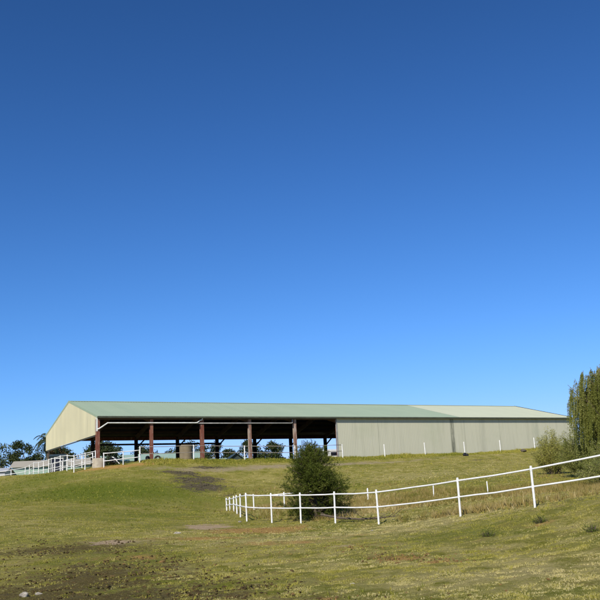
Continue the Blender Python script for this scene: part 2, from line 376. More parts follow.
GV = []; GT = []
for n, y0, y1, h, w, per in ((105000, 12, 20, .019, .009, 3), (125000, 19, 32, .023, .0125, 3), (90000, 31, 52, .030, .018, 3), (62000, 50, 96, .05, .038, 3)):
    x, y = scatter(n, y0, y1)
    m = masks(x, y); rx, ry = x-SO[0], y-SO[1]; u = rx*SL[0]+ry*SL[1]; v = rx*SG[0]+ry*SG[1]
    bare = np.clip(m['mud']*.95+m['orange']*1.1+m['pale']*1.1+m['rubble']*1.2+m['sand']*1.0, 0, 1)
    keep = (RNG.uniform(0, 1, n) > bare**1.5*.97) & ~((v > -.05) & (u > -.3) & (v < SWID) & (u < SLEN))
    keep &= RNG.uniform(0, 1, n) < .55+.6*_noise(x, y, 1.7, 21)+1.1*(_noise(x, y, 9., 71)+.8*_noise(x, y, 21., 72))
    x, y = x[keep], y[keep]; m = {k: a[keep] for k, a in m.items()}
    z = H(x, y)
    cl = _noise(x, y, 9., 71)+.8*_noise(x, y, 21., 72)+.5*_noise(x, y, 3.5, 73)
    tone = .55-.22*cl+.30*_noise(x, y, .5, 31)+.25*_noise(x, y, 1.9, 32)+.2*_noise(x, y, 5.5, 33)-.5*m['lush']+.38*m['dry']+.2*m['orange']+RNG.normal(0, .15, len(x))
    hh = h*(.5+.7*RNG.uniform(0, 1, len(x)))*np.clip(.95+1.5*cl, .25, 2.6)*(1+.3*m['lush'])
    GV.append(blades(np.stack([x, y, z], 1), hh, np.full(len(x), w), .8, per)); GT.append(np.repeat(np.clip(tone, 0, 1), per))
# taller tussocks here and there
x, y = scatter(2600, 12, 92, pw=1.1); keep = _noise(x, y, .8, 41)+.5*_noise(x, y, 3., 42) > .16; x, y = x[keep], y[keep]
m = masks(x, y); rx, ry = x-SO[0], y-SO[1]; v = rx*SG[0]+ry*SG[1]
keep = (m['sand']+m['rubble']+m['pale'] < .4) & (v < -.2); x, y = x[keep], y[keep]
GV.append(blades(np.stack([x, y, H(x, y)], 1), RNG.uniform(.04, .11, len(x)), .006+.0006*y, .7, 9)); GT.append(np.repeat(np.clip(.35+.4*_noise(x, y, 1.1, 43)+RNG.normal(0, .12, len(x)), 0, 1), 9))
# the green strip of longer grass in front of the shed
n = 9000; u = RNG.uniform(3, 52, n); v = -RNG.uniform(.25, 3.0, n); q = SO[None]+u[:, None]*SL+v[:, None]*SG
GV.append(blades(np.stack([q[:, 0], q[:, 1], H(q[:, 0], q[:, 1])], 1), RNG.uniform(.06, .18, n)*(1+1.6*np.clip(_noise(u, v*.3, 1.6, 45)+.5*_noise(u, v, 5, 46), -.45, 1.2)), np.full(n, .045), .6, 3)); GT.append(np.repeat(np.clip(.28+.35*_noise(u, v, .6, 44)+RNG.normal(0, .12, n), 0, 1), 3))
o = cards('grass', np.concatenate(GV), M['grass'], np.concatenate(GT)); tag(o, kind='stuff')
# rank dry grass behind the paddock fence
x, y = scatter(26000, 27.5, 62, -.12, .44)
m = masks(x, y)['dry']; fy = np.interp(x, [-6, -2.9, -.4, 1, 2.6, 4.9, 6.9, 9.2, 12], [40, 40.2, 37.8, 36.4, 33, 29.8, 27.2, 24.9, 22])
keep = (RNG.uniform(0, 1, len(x)) < _ss(.15, .95, m+.6*_noise(x, y, .8, 51)+.25*_noise(x, y, 2.5, 52))) & (y > fy+.35)
x, y = x[keep], y[keep]; z = H(x, y)
hh = (.10+.24*np.clip(.5+_noise(x, y, .9, 53)+.6*_noise(x, y, 3, 54), 0, 1.2))*RNG.uniform(.6, 1.2, len(x))
tn = .42+.6*_noise(x, y, .7, 55)+.3*_noise(x, y, 3, 56)+RNG.normal(0, .16, len(x))
o = cards('dry_grass', blades(np.stack([x, y, z], 1), hh, np.full(len(x), .022), .55, 7), M['dry_grass'], np.repeat(np.clip(tn, 0, 1), 7)); tag(o, kind='stuff')

ICO = None
def lump_arrays(P, size, flat=.6, seed=1):
    global ICO
    if ICO is None:
        bm = bmesh.new(); bmesh.ops.create_icosphere(bm, subdivisions=1, radius=1)
        ICO = (np.array([v.co[:] for v in bm.verts]), np.array([[v.index for v in f.verts] for f in bm.faces])); bm.free()
    r = np.random.default_rng(seed); V0, F0 = ICO; n = len(P)
    sc = size[:, None, None]*r.uniform(.7, 1.3, (n, 1, 3))*np.array([1, 1, flat])
    V = V0[None]*sc*r.uniform(.5, 1.3, (n, len(V0), 1))+P[:, None]
    return V[:, F0].reshape(-1, 3, 3)
x, y = scatter(8500, 13, 31, -.42, .08); m = masks(x, y)['mud']
keep = RNG.uniform(0, 1, len(x)) < _ss(.2, .95, m+.55*_noise(x, y, 1.3, 61)+.5*_noise(x, y, 5., 63)+.05); x, y = x[keep], y[keep]
o = cards('soil_clods', lump_arrays(np.stack([x, y, H(x, y)+.005], 1), RNG.uniform(.014, .058, len(x))*RNG.uniform(.35, 1, len(x)), .6, 5), M['soil']); tag(o, kind='stuff')
x, y = [], []
for bx, by, sx, sy, n in ((2.1, 20.8, .45, .38, 190), (2.75, 19.7, .3, .2, 70), (1.0, 23.6, .9, .7, 120), (-2.2, 33.6, 1.6, 1.6, 120), (1.5, 15.1, 1.6, .9, 40), (-4.2, 22, 1., 1, 60)):
    x.append(RNG.normal(bx, sx, n)); y.append(RNG.normal(by, sy, n))
x, y = np.concatenate(x), np.concatenate(y)
o = cards('red_clods', lump_arrays(np.stack([x, y, H(x, y)+.005], 1), RNG.uniform(.008, .042, len(x)), .6, 6), M['soil_red']); tag(o, kind='stuff')
x, y = RNG.uniform(-14, -3, 5200), RNG.uniform(56, 73, 5200); m = masks(x, y)['rubble']
keep = RNG.uniform(0, 1, len(x)) < .8*_ss(.3, 1.1, m+.5*_noise(x, y, 1.6, 62)); x, y = x[keep], y[keep]
o = cards('rubble', lump_arrays(np.stack([x, y, H(x, y)+.01], 1), RNG.uniform(.025, .085, len(x)), .45, 8), M['rock_dark']); tag(o, kind='stuff')

def rock(name, x, y, r, mat, label, cat='stone', group=None, flat=.6, seed=0):
    bm = bmesh.new(); bmesh.ops.create_icosphere(bm, subdivisions=3, radius=r)
    rr = random.Random(seed); off = [Vector((rr.uniform(-1, 1), rr.uniform(-1, 1), rr.uniform(-1, 1))).normalized() for _ in range(16)]
    for v in bm.verts:
        d = v.co.normalized(); s = 1
        for k in off: s -= .75*max(0, d.dot(k)-.72)
        v.co = Vector((d.x*r*s*1.3, d.y*r*s, d.z*r*s*flat))
    me = bpy.data.meshes.new(name); bm.to_mesh(me); bm.free(); me.materials.append(mat)
    o = bpy.data.objects.new(name, me); C.objects.link(o); o.location = (x, y, gz(x, y)+r*flat*.35); o.rotation_euler = (0, 0, rr.uniform(0, 6))
    return tag(o, label, cat, group)
rock('stone', -5.72, 17.9, .105, M['rock_pale'], 'larger of two rough pale stones half sunk in mud, bottom left', flat=.7, seed=1)
rock('stone', -5.45, 17.95, .07, M['rock_pale'], 'smaller of two rough pale stones half sunk in mud, bottom left', flat=.7, seed=12)
rock('stone', -4.83, 32.2, .13, M['rock_pale'], 'flat pale stone on the grass below the bare pinkish patch', flat=.45, seed=2)
rock('stone', -3.78, 22.6, .08, M['soil_red'], 'orange stone at the edge of the muddy patch', seed=3)
rock('stone', -3.15, 39.7, .08, M['rock_pale'], 'small white stone at the foot of the paddock fence corner', seed=4)
rock('stone', .72, 17.2, .05, M['rock_pale'], 'small pale stone lying in open grass below the red clods', seed=6)
rock('stone', 2.0, 29.6, .08, M['rock_pale'], 'straw coloured flat stone by the bending fence post', flat=.4, seed=7)

# ------------------------------------------------------------------ the shed
shed = empty('arena_shed', (SO[0], SO[1], FLOOR), TH)
tag(shed, 'long open-fronted steel riding shed with pale green roof on the hilltop', 'shed')
EZ, RZ, GZB = 3.91, 6.16, 2.46           # eave, ridge, foot of the gable sheeting
WV = SWID; HV = WV/2; SLP = (RZ-EZ)/HV; UC = 36.75
OH = .34
def roof_slope(u0, u1, side, lift=0.):
    """ribbed sheeting running from eave to ridge"""
    mb = MB(); prof = []; u = u0; p = .254
    while u < u1-.01:
        for du, h in ((0, 0), (.16, 0), (.185, .012), (.229, .012)):
            if u+du < u1: prof.append((u+du, h))
        u += p
    prof.append((u1, 0))
    va, vb = (-OH, HV) if side == 0 else (WV+OH, HV)
    za, zb = EZ-OH*SLP+.07+lift, RZ+.07+lift
    b = len(mb.v)
    for t0 in np.linspace(0, 1, 7):
        for (uu, h) in prof:
            mb.v.append((uu, va+(vb-va)*t0, za+(zb-za)*t0+h))
    n = len(prof)
    for i in range(6):
        for k in range(n-1): mb.f.append((b+i*n+k, b+i*n+k+1, b+(i+1)*n+k+1, b+(i+1)*n+k))
    return mb
roof_slope(-.12, UC, 0).build('roof_sheeting', M['roof_green'], shed, label='pale green roof section over the open bays')
roof_slope(UC+.004, SLEN+.12, 0, .006).build('roof_sheeting', M['roof_cream'], shed, label='paler cream roof section at the closed end')
roof_slope(-.12, UC, 1).build('roof_sheeting', M['roof_green'], shed)
roof_slope(UC+.004, SLEN+.12, 1, .006).build('roof_sheeting', M['roof_cream'], shed)
mb = MB()
for sgn in (-1, 1):
    mb.prism([(-.13, HV, RZ+.115), (-.13, HV+sgn*.3, RZ+.115-.3*SLP), (-.13, HV+sgn*.3, RZ+.10-.3*SLP), (-.13, HV, RZ+.10)], (SLEN+.26, 0, 0))
mb.build('ridge_capping', M['roof_green'], shed)
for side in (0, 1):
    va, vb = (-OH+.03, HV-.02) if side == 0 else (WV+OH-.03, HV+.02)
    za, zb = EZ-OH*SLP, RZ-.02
    MB().prism([(-.05, va, za), (-.05, vb, zb), (-.05, vb, zb+.05), (-.05, va, za+.05)], (SLEN+.1, 0, 0)).build('roof_shade_sheet', M['roof_shade'], shed)  # near-black sheet added so the roof underside reads as deep shade
# gable sheeting: vertical ribs, left end hangs open above head height, right end closed to the ground
def gable(u, zfoot, nout, mat, name):
    mb = MB(); v = 0.; p = .19; pr = []
    while v < WV-.02:
        pr += [(v, 0), (v+.1, 0), (v+.125, .028), (v+.165, .028)]; v += p
    pr = [q for q in pr if q[0] < WV]+[(WV, 0)]
    b = len(mb.v)
    for vv, h in pr:
        top = EZ+SLP*min(vv, WV-vv)
        for k in (0, 1):
            mb.v.append((u+nout*(h+.03*k*0), vv, zfoot if k == 0 else top))
    for i in range(len(pr)-1): mb.f.append((b+2*i, b+2*i+2, b+2*i+3, b+2*i+1))
    return mb.build(name, mat, shed)
gable(-.1, GZB, -1, M['gable'], 'gable_cladding')
gable(SLEN+.02, -.5, 1, M['wall'], 'end_wall')
mb = MB()
mb.box((0.03, HV, GZB-.035), (.1, WV-.1, .07))
mb.build('gable_girt', M['grey_pipe'], shed)
for u, s in ((-.13, 1), (SLEN+.13, 1)):
    mb = MB()
    for va, vb in ((-OH, HV), (WV+OH, HV)):
        za = EZ-OH*SLP+.09
        mb.prism([(u, va, za+.03), (u, vb, RZ+.135), (u, vb, RZ-.06), (u, va, za-.14)], (.02*s, 0, 0))
    mb.build('barge_capping', M['roof_green'] if u < 0 else M['gutter'], shed)
MB().box((-.09, -.09, EZ-.65), (.12, .12, 1.1)).build('corner_flashing', M['white_pipe'], shed)
# front wall sheeting on the closed bays
def wallsheet(u0, u1, v, nout, z0, z1, name):
    mb = MB(); u = u0; pr = []
    while u < u1-.02:
        pr += [(u, 0), (u+.095, 0), (u+.12, .004), (u+.165, .004)]; u += .19
    pr = [q for q in pr if q[0] < u1]+[(u1, 0)]
    for uu, h in pr:
        mb.v += [(uu, v+nout*h, z0), (uu, v+nout*h, z1)]
    for i in range(len(pr)-1): mb.f.append((2*i, 2*i+2, 2*i+3, 2*i+1))
    return mb.build(name, M['wall'], shed)
wallsheet(5*BAY-.12, SLEN, -.17, -1, -.4, EZ-.1, 'front_wall')
wallsheet(8*BAY, SLEN, WV+.17, 1, -.4, EZ-.1, 'back_wall')
mb = MB(); mb.box((5*BAY-.15, -.12, 1.65), (.05, .2, 4.2)); mb.build('wall_edge_trim', M['grey_pipe'], shed)
# gutters
for v, nm in ((-OH-.075, 'gutter'), (WV+OH+.075, 'gutter')):
    z = EZ-OH*SLP-.01
    mb = MB(); mb.prism([(-.12, v-.075, z+.08), (-.12, v-.075, z-.06), (-.12, v+.07, z-.06), (-.12, v+.07, z+.06), (-.12, v+.055, z+.06), (-.12, v+.055, z-.045), (-.12, v-.06, z-.045), (-.12, v-.06, z+.08)], (SLEN+.24, 0, 0))
    mb.build(nm, M['gutter'], shed)
# columns
def ibeam(u, v, z0, z1, w=.26, d=.26):
    mb = MB(); h = z1-z0; zc = (z0+z1)/2
    mb.box((u, v-d/2+.011, zc), (w, .022, h)); mb.box((u, v+d/2-.011, zc), (w, .022, h)); mb.box((u, v, zc), (.02, d-.044, h))
    return mb
pale = {3, 4}
for i in range(0, 12):
    u = i*BAY
    ibeam(u, .0, -.25, EZ-.22, .30 if i in (0, 2) else .25).build('column', M['column_pale'] if i in pale else M['column_red'], shed, label='bleached pinkish column' if i in pale else ('rust red column' if i < 5 else None))
    if i != 0:
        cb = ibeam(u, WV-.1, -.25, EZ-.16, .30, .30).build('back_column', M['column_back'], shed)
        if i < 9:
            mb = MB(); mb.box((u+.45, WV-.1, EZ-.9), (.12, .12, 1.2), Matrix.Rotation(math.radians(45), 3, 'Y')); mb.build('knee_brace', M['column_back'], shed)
    # portal rafters, knuckled at the ridge
    ru = u+.12 if i == 0 else u
    mb = MB()
    for a, b_ in ((0., HV), (WV, HV)):
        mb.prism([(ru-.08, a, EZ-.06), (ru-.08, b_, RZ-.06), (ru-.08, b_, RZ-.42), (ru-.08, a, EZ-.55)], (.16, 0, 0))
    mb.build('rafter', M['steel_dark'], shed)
for k in range(1, 7):
    for side in (0, 1):
        v = HV*k/7.; z = EZ+SLP*v-.1; vv = v if side == 0 else WV-v
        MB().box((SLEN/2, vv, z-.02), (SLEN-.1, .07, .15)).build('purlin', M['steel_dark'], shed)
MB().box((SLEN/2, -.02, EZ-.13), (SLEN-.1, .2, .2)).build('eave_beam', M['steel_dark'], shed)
MB().box((SLEN/2, WV-.05, EZ-.36), (SLEN-.1, .22, .32)).build('eave_beam', M['column_red'], shed)
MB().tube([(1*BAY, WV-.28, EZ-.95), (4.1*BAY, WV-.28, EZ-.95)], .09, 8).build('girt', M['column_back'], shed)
# pipes slung under the front eave
zp = EZ-.55
MB().tube([(-.05, -.2, EZ-1.05), (.1, -.24, EZ-.98), (.75, -.24, zp), (1.0, -.24, zp), (8.3, -.24, zp), (8.5, -.24, zp+.02), (8.75, -.26, zp+.22), (8.9, -.28, zp+.24), (8.98, -.36, zp+.5)], .055, 10).build('downpipe', M['white_pipe'], shed, True)
MB().tube([(8.4, -.19, zp-.02), (13, -.19, zp-.02), (17.6, -.19, zp-.02), (17.68, -.19, zp+.02), (17.7, -.19, zp+.34)], .045, 10).build('downpipe', M['grey_pipe'], shed, True, label='grey pipe under the eave')
fl = MB(); fl.poly([(0.3, .3, 0), (SLEN-.1, .3, 0), (SLEN-.1, WV-.3, 0), (.3, WV-.3, 0)])
flo = fl.build('arena_floor', M['sand']); flo.location = shed.location; flo.rotation_euler = (0, 0, TH); tag(flo, kind='structure')
def W(u, v, z=None):
    p = SO+SL*u+SG*v
    return (p[0], p[1], gz(p[0], p[1]) if z is None else z)

# ------------------------------------------------------------------ fences
def fence(name, label, pts, hs, rails, pr=.042, rr=.034, mat='white_paint', railmat=None, group=None, cat='fence', above=.10, lean=None, railspan=None, seed=1):
    """pts: ground points; hs: post heights; rails: fractions of the post height"""
    rd = random.Random(seed)
    b = empty(name, pts[0]); b0 = Vector(pts[0]); tops = []
    for i, p in enumerate(pts):
        p = Vector(p)-b0; h = hs[i] if isinstance(hs, (list, tuple)) else hs
        le = Vector((rd.uniform(-.018, .018), rd.uniform(-.015, .015), 0))
        mb = MB(); a = p-Vector((0, 0, .25)); t_ = p+le*h+Vector((0, 0, h))
        mb.tube([a, p, t_-Vector((0, 0, .015)), t_], [pr, pr, pr, pr*.8], 10)
        for fr in rails:
            q = p+le*(h-above)*fr+Vector((0, 0, (h-above)*fr)); mb.tube([q-Vector((0, 0, .05)), q+Vector((0, 0, .05))], [pr*1.2, pr*1.2], 10)
        mb.build('post', M[mat], b, False)
        tops.append((p, le, h))
    for k, fr in enumerate(rails):
        sp = railspan or (0, len(pts))
        line = []
        for (p, le, h) in tops[sp[0]:sp[1]]:
            z = (h-above)*fr if True else 0
            line.append(p+le*z+Vector((0, 0, z)))
        # rails sag a little between posts
        fine = []
        for i in range(len(line)-1):
            for q in range(4):
                f_ = q/4.; fine.append(line[i].lerp(line[i+1], f_)-Vector((0, 0, .02*math.sin(f_*math.pi)*rd.uniform(.3, 1.2))))
        fine.append(line[-1])
        MB().tube(fine, rr, 8).build('rail', M[railmat or mat], b, True)
    tag(b, label, cat, group); return b
def G(x, y): return (x, y, gz(x, y))
pf = [(11.6, 22.6), (9.15, 24.75), (6.78, 27.0), (4.93, 29.5), (2.49, 33.0), (.96, 35.4), (-.42, 37.0), (-1.68, 38.4), (-2.87, 40.0), (-3.33, 42.3), (-3.66, 44.4), (-3.99, 46.4), (-4.36, 48.3), (-4.70, 50.1)]
hp = [1.46, 1.40, 1.24, 1.25]+[tz-gz(*pf[i]) for i, tz in zip(range(4, 14), (.32, .35, .39, .45, .53, .525, .505, .485, .465, .445))]
fence('paddock_fence', 'white two-rail pipe fence turning a corner beside the dark bush', [G(*p) for p in pf], hp, (1., .54), pr=.036, rr=.028)
# back line of the same paddock, half lost in dry grass
bf = [(-2.95, 46.6), (-1.35, 46.4), (.4, 46.3), (3.0, 46.)]
fence('back_fence', 'far white fence with one rail half hidden in dry grass behind the bush', [G(*p) for p in bf], [.82, .8, .8, .6], (1.,), pr=.035, rr=.028, railspan=(0, 3))
for i, (x, y, lab) in enumerate(((6.05, 43.5, 'short white marker post in dry grass, left of its twin'), (8.25, 41.2, 'short white marker post in dry grass, right of its twin'))):
    o = MB().tube([(0, 0, -.2), (0, 0, .56), (0, 0, .58)], [.027, .027, .02], 8).build('marker_post', M['white_paint']); o.location = G(x, y); o.rotation_euler = (.02, .03-.05*i, 0)
    tag(o, lab, 'post', 'white posts standing in the dry grass')
# rails across the open front, posts carry on along the wall
fp = []
for px_u in (4.1*BAY-14.2, 8.45, 13.15, 17.9, 5*BAY+.15): fp.append(px_u)
fence('yard_fence', 'white posts with two weathered rails across the open front of the shed', [W(u, -1.15) for u in (3.15, 7.75, 12.4, 17.3, 22.2)], [1.2]*5, (1., .52), pr=.048, rr=.026, railmat='tan_rail', above=.05)
wl = ('below the wall seam', 'left of the dark wall stain', 'right of the dark wall stain', 'at the middle of the closed wall', 'near the right end of the closed wall')
for i, u in enumerate((26.7, 31.35, 36.15, 40.75, 45.4)):
    o = MB().tube([(0, 0, -.3), (0, 0, 1.12), (0, 0, 1.15)], [.043, .043, .03], 8).build('marker_post', M['white_paint']); o.location = W(u, -1.3); o.rotation_euler = (random.uniform(-.03, .03), random.uniform(-.03, .03), 0)
    tag(o, 'white post standing before the grey-green shed wall, '+wl[i], 'post', 'white posts along the shed wall')
fence('pipe_gate', 'white two-rail pipe panel beside the concrete ring', [W(u, -1.45) for u in (.1, 1.65, 3.0)], [1.1, 1.02, .98], (1., .45), pr=.04, rr=.035, cat='fence panel', above=.02)
# fence climbing the ramp at the gable end
rp = [(74, 471, 68), (67, 471, 71), (60.4, 471, 74), (54.6, 472, 77), (48.7, 473, 80), (43.5, 474, 83), (38.5, 474.5, 85.5), (33.5, 475.5, 88), (29.5, 476, 90), (25, 476, 92)]
FP = [(-16.75, 69.3), (-17.45, 68.8), (-18.1, 68.0), (-19.46, 71.0), (-20.84, 74.0), (-22.19, 77.0), (-23.59, 80.0), (-24.97, 83.0), (-26.2, 85.5), (-27.47, 88.0), (-28.5, 90.0), (-29.6, 92.0), (-31.6, 93.6), (-33.6, 94.6), (-36., 96)]
fence('ramp_fence', 'white three-rail fence running down beside the cream gable end', [G(*p) for p in FP], 1.3, (1., .66, .33), pr=.042, rr=.03, above=.05)
fence('stock_fence', 'white pipe fence under the hanging gable sheeting', [W(.35, v) for v in (2.6, 6., 9.5, 13., 16.6)], 1.25, (1., .5), pr=.045, rr=.032, above=.03)

# ------------------------------------------------------------------ things around the shed
ring = empty('concrete_ring', W(-.05, -.55)); tag(ring, 'squat concrete ring at the foot of the corner column', 'concrete ring')
MB().lathe([(.40, .1), (.40, .60), (.42, .64), (.5, .64), (.53, .61), (.53, -.3)], (0, 0, 0), 28).build('ring_wall', M['concrete'], ring, True)
MB().lathe([(0.001, .5), (.405, .5)], (0, 0, 0), 28).build('fill', M['soil'], ring)
tub = empty('feed_tub', W(.95, -.75)); tag(tub, 'black rubber feed tub tipped against the concrete ring', 'tub')
bd = MB().lathe([(.001, 0), (.2, 0), (.3, .42), (.33, .45), (.3, .45), (.18, .04), (.001, .03)], (0, 0, 0), 20).build('tub_body', M['rubber'], tub, True); bd.rotation_euler = (math.radians(52), 0, .6); bd.location.z = .12
o = MB().tube([(-.12, 0, .62), (.0, 0, .58), (.42, -.1, .14), (.5, -.12, .05)], .04, 8).build('pipe_offcut', M['white_pipe'], None, True); o.location = W(1.0, -1.05); tag(o, 'short white pipe leaning down beside the concrete ring', 'pipe')
def tyre(loc, rot, label):
    mb = MB(); mb.lathe([(.2, -.09), (.27, -.11), (.34, -.10), (.36, -.06), (.36, .06), (.34, .10), (.27, .11), (.2, .09), (.19, .0), (.2, -.09)], (0, 0, 0), 28)
    o = mb.build('tyre', M['rubber'], None, True); o.location = loc; o.rotation_euler = rot; o.scale = (.8, .8, .8)
    return tag(o, label, 'tyre', 'old tyres leaning on the column')
p = W(BAY-.42, -.34); tyre((p[0], p[1], p[2]+.26), (math.radians(80), 0, TH+.75), 'black tyre leaning on the left side of the second column')
p = W(BAY+.40, -.34); tyre((p[0], p[1], p[2]+.26), (math.radians(78), 0, TH-.7), 'black tyre leaning on the right side of the second column')
for (x, y), lab, s in (((14.95, 83.6), 'black rock lying in the grass right of the wall stain', 1), ((21.6, 88.2), 'dark low rock at the foot of the wall near its right end', 2)):
    rock('rock', x, y, .3, M['rubber'] if s == 1 else M['rock_dark'], lab, 'rock', seed=20+s, flat=.75)

# ------------------------------------------------------------------ buildings beyond
def outbuilding(name, label, x, y, rz, w, d, h, rise, wallm, roofm, over=.25, z=None, door=None, cat='shed', band=None):
    b = empty(name, (x, y, (gz(x, y) if z is None else z)-.1), rz); tag(b, label, cat)
    mb = MB(); mb.prism([(-w/2, -d/2, 0), (-w/2, d/2, 0), (-w/2, d/2, h), (-w/2, 0, h+rise), (-w/2, -d/2, h)], (w, 0, 0)); mb.build('wall', M[wallm], b)
    mb = MB(); s = rise/(d/2)
    for sg in (-1, 1):
        mb.prism([(-w/2-over, 0, h+rise+.06), (-w/2-over, sg*(d/2+over), h-over*s+.06), (-w/2-over, sg*(d/2+over), h-over*s-.04+.06), (-w/2-over, 0, h+rise+.02)], (w+2*over, 0, 0))
    mb.build('roof', M[roofm], b)
    if door:
        for k, (dx, dw, dh) in enumerate(door):
            f = MB().box((dx, -d/2-.03, dh/2+.05), (dw, .05, dh)).build('door', M['dark_glass'], b)
    return b
outbuilding('farm_shed', 'low sea-green shed with a beige roof, left of the gable end', -30.6, 106.5, .14, 9.2, 5, 2.75, .75, 'green_sheet', 'beige_sheet', .3)
outbuilding('lean_to', 'low pale grey tin shed at the left edge of the photo', -38.2, 101, .1, 7.5, 4, 2.2, .45, 'grey_sheet', 'grey_sheet', .2)
outbuilding('farm_shed', 'long sea-green shed seen through the left open bays', -22.6, 124, .06, 14.5, 7, 3.4, .95, 'green_sheet', 'green_sheet', .4, door=[(-4, 2.4, 2.2)])
outbuilding('farm_shed', 'short sea-green shed right of the tan tank, seen through the open bays', -12.2, 127, .1, 6.2, 5, 2.55, .8, 'green_sheet', 'green_sheet', .3)
outbuilding('farm_shed', 'small dark shed with a gable roof seen through the middle bays', -10.2, 121, math.pi/2+.25, 4, 3.6, 2.2, 1.35, 'dark_sheet', 'dark_sheet', .3)
hut = outbuilding('stable_hut', 'small dark hut with white frame standing under the gable end', -27.75, 97.5, .2, 1.6, 2, 2.9, .25, 'dark_sheet', 'dark_sheet', .1)
MB().box((0, -1.03, 1.5), (1.2, .05, 2.3)).build('door', M['dark_glass'], hut)
mb = MB()
for dx, dz, w_, h_ in ((-.63, 1.5, .06, 2.5), (.63, 1.5, .06, 2.5), (0, 2.69, 1.2, .08)): mb.box((dx, -1.07, dz), (w_, .06, h_))
mb.build('door_frame', M['white_paint'], hut)
tk = empty('water_tank', (-13.9, 100.3, gz(-13.9, 100.3))); tag(tk, 'tall tan water tank standing behind the third bay', 'tank')
mb = MB(); prof = [(.76, -.1)]
for i in range(22): prof += [(.76, i*.15), (.785, i*.15+.04), (.785, i*.15+.09), (.76, i*.15+.13)]
mb.lathe(prof, (0, 0, 0), 32).build('tank_wall', M['tan_sheet'], tk, False)
MB().lathe([(.82, 3.25), (.82, 3.32), (.4, 3.46), (.15, 3.52), (.15, 3.6), (.001, 3.6)], (0, 0, 0), 32).build('lid', M['tan_sheet'], tk)
# white horse trailer
tr = empty('horse_trailer', (3.3, 108, gz(3.3, 108)), .35); tag(tr, 'white horse trailer parked behind the shed, seen right of the bush', 'trailer')
mb = MB(); mb.prism([(-1.6, -.9, .5), (1.5, -.9, .5), (1.75, -.9, 1.2), (1.5, -.9, 2.2), (1.2, -.9, 2.35), (-1.5, -.9, 2.35), (-1.6, -.9, 2.25)], (0, 1.8, 0)); mb.build('body', M['white_panel'], tr)
MB().box((-.1, -.92, 1.8), (1.5, .04, .4)).build('window', M['dark_glass'], tr)
for sx in (-.45, .3):
    for sy in (-.98, .98):
        wv = MB().lathe([(.001, -.09), (.2, -.09), (.33, -.09), (.35, 0), (.33, .09), (.2, .09), (.001, .09)], (0, 0, 0), 20).build('wheel', M['rubber'], tr); wv.rotation_euler = (math.pi/2, 0, 0); wv.location = (sx, sy, .33)
MB().box((-.07, -.98, .72), (1.6, .28, .05)).build('mudguard', M['white_panel'], tr)
MB().tube([(1.5, -.5, .5), (2.6, 0, .48), (2.85, 0, .5)], .05, 8).build('drawbar', M['steel_dark'], tr)
# dark maroon parked car at the far left
cr = empty('parked_car', (-39.4, 106.2, gz(-39.4, 106.2)+1.2), .15); tag(cr, 'dark maroon car showing above the grey tin shed, far left', 'car')
cr.location.z = gz(-39.4, 106.2)
mb = MB(); mb.prism([(-2.1, -.85, .35), (2.1, -.85, .35), (2.15, -.85, .8), (1.2, -.85, .98), (.6, -.85, 1.5), (-1.3, -.85, 1.55), (-2.0, -.85, 1.05)], (0, 1.7, 0)); mb.build('body', M['rust_paint'], cr)
MB().prism([(-1.6, -.87, 1.05), (.95, -.87, 1.03), (.55, -.87, 1.42), (-1.2, -.87, 1.46)], (0, .03, 0)).build('side_window', M['dark_glass'], cr)
for sx in (-1.3, 1.3):
    for sy in (-.8, .8):
        wv = MB().lathe([(.001, -.1), (.2, -.1), (.31, -.1), (.33, 0), (.31, .1), (.2, .1), (.001, .1)], (0, 0, 0), 20).build('wheel', M['rubber'], cr); wv.rotation_euler = (math.pi/2, 0, 0); wv.location = (sx, sy, .33)

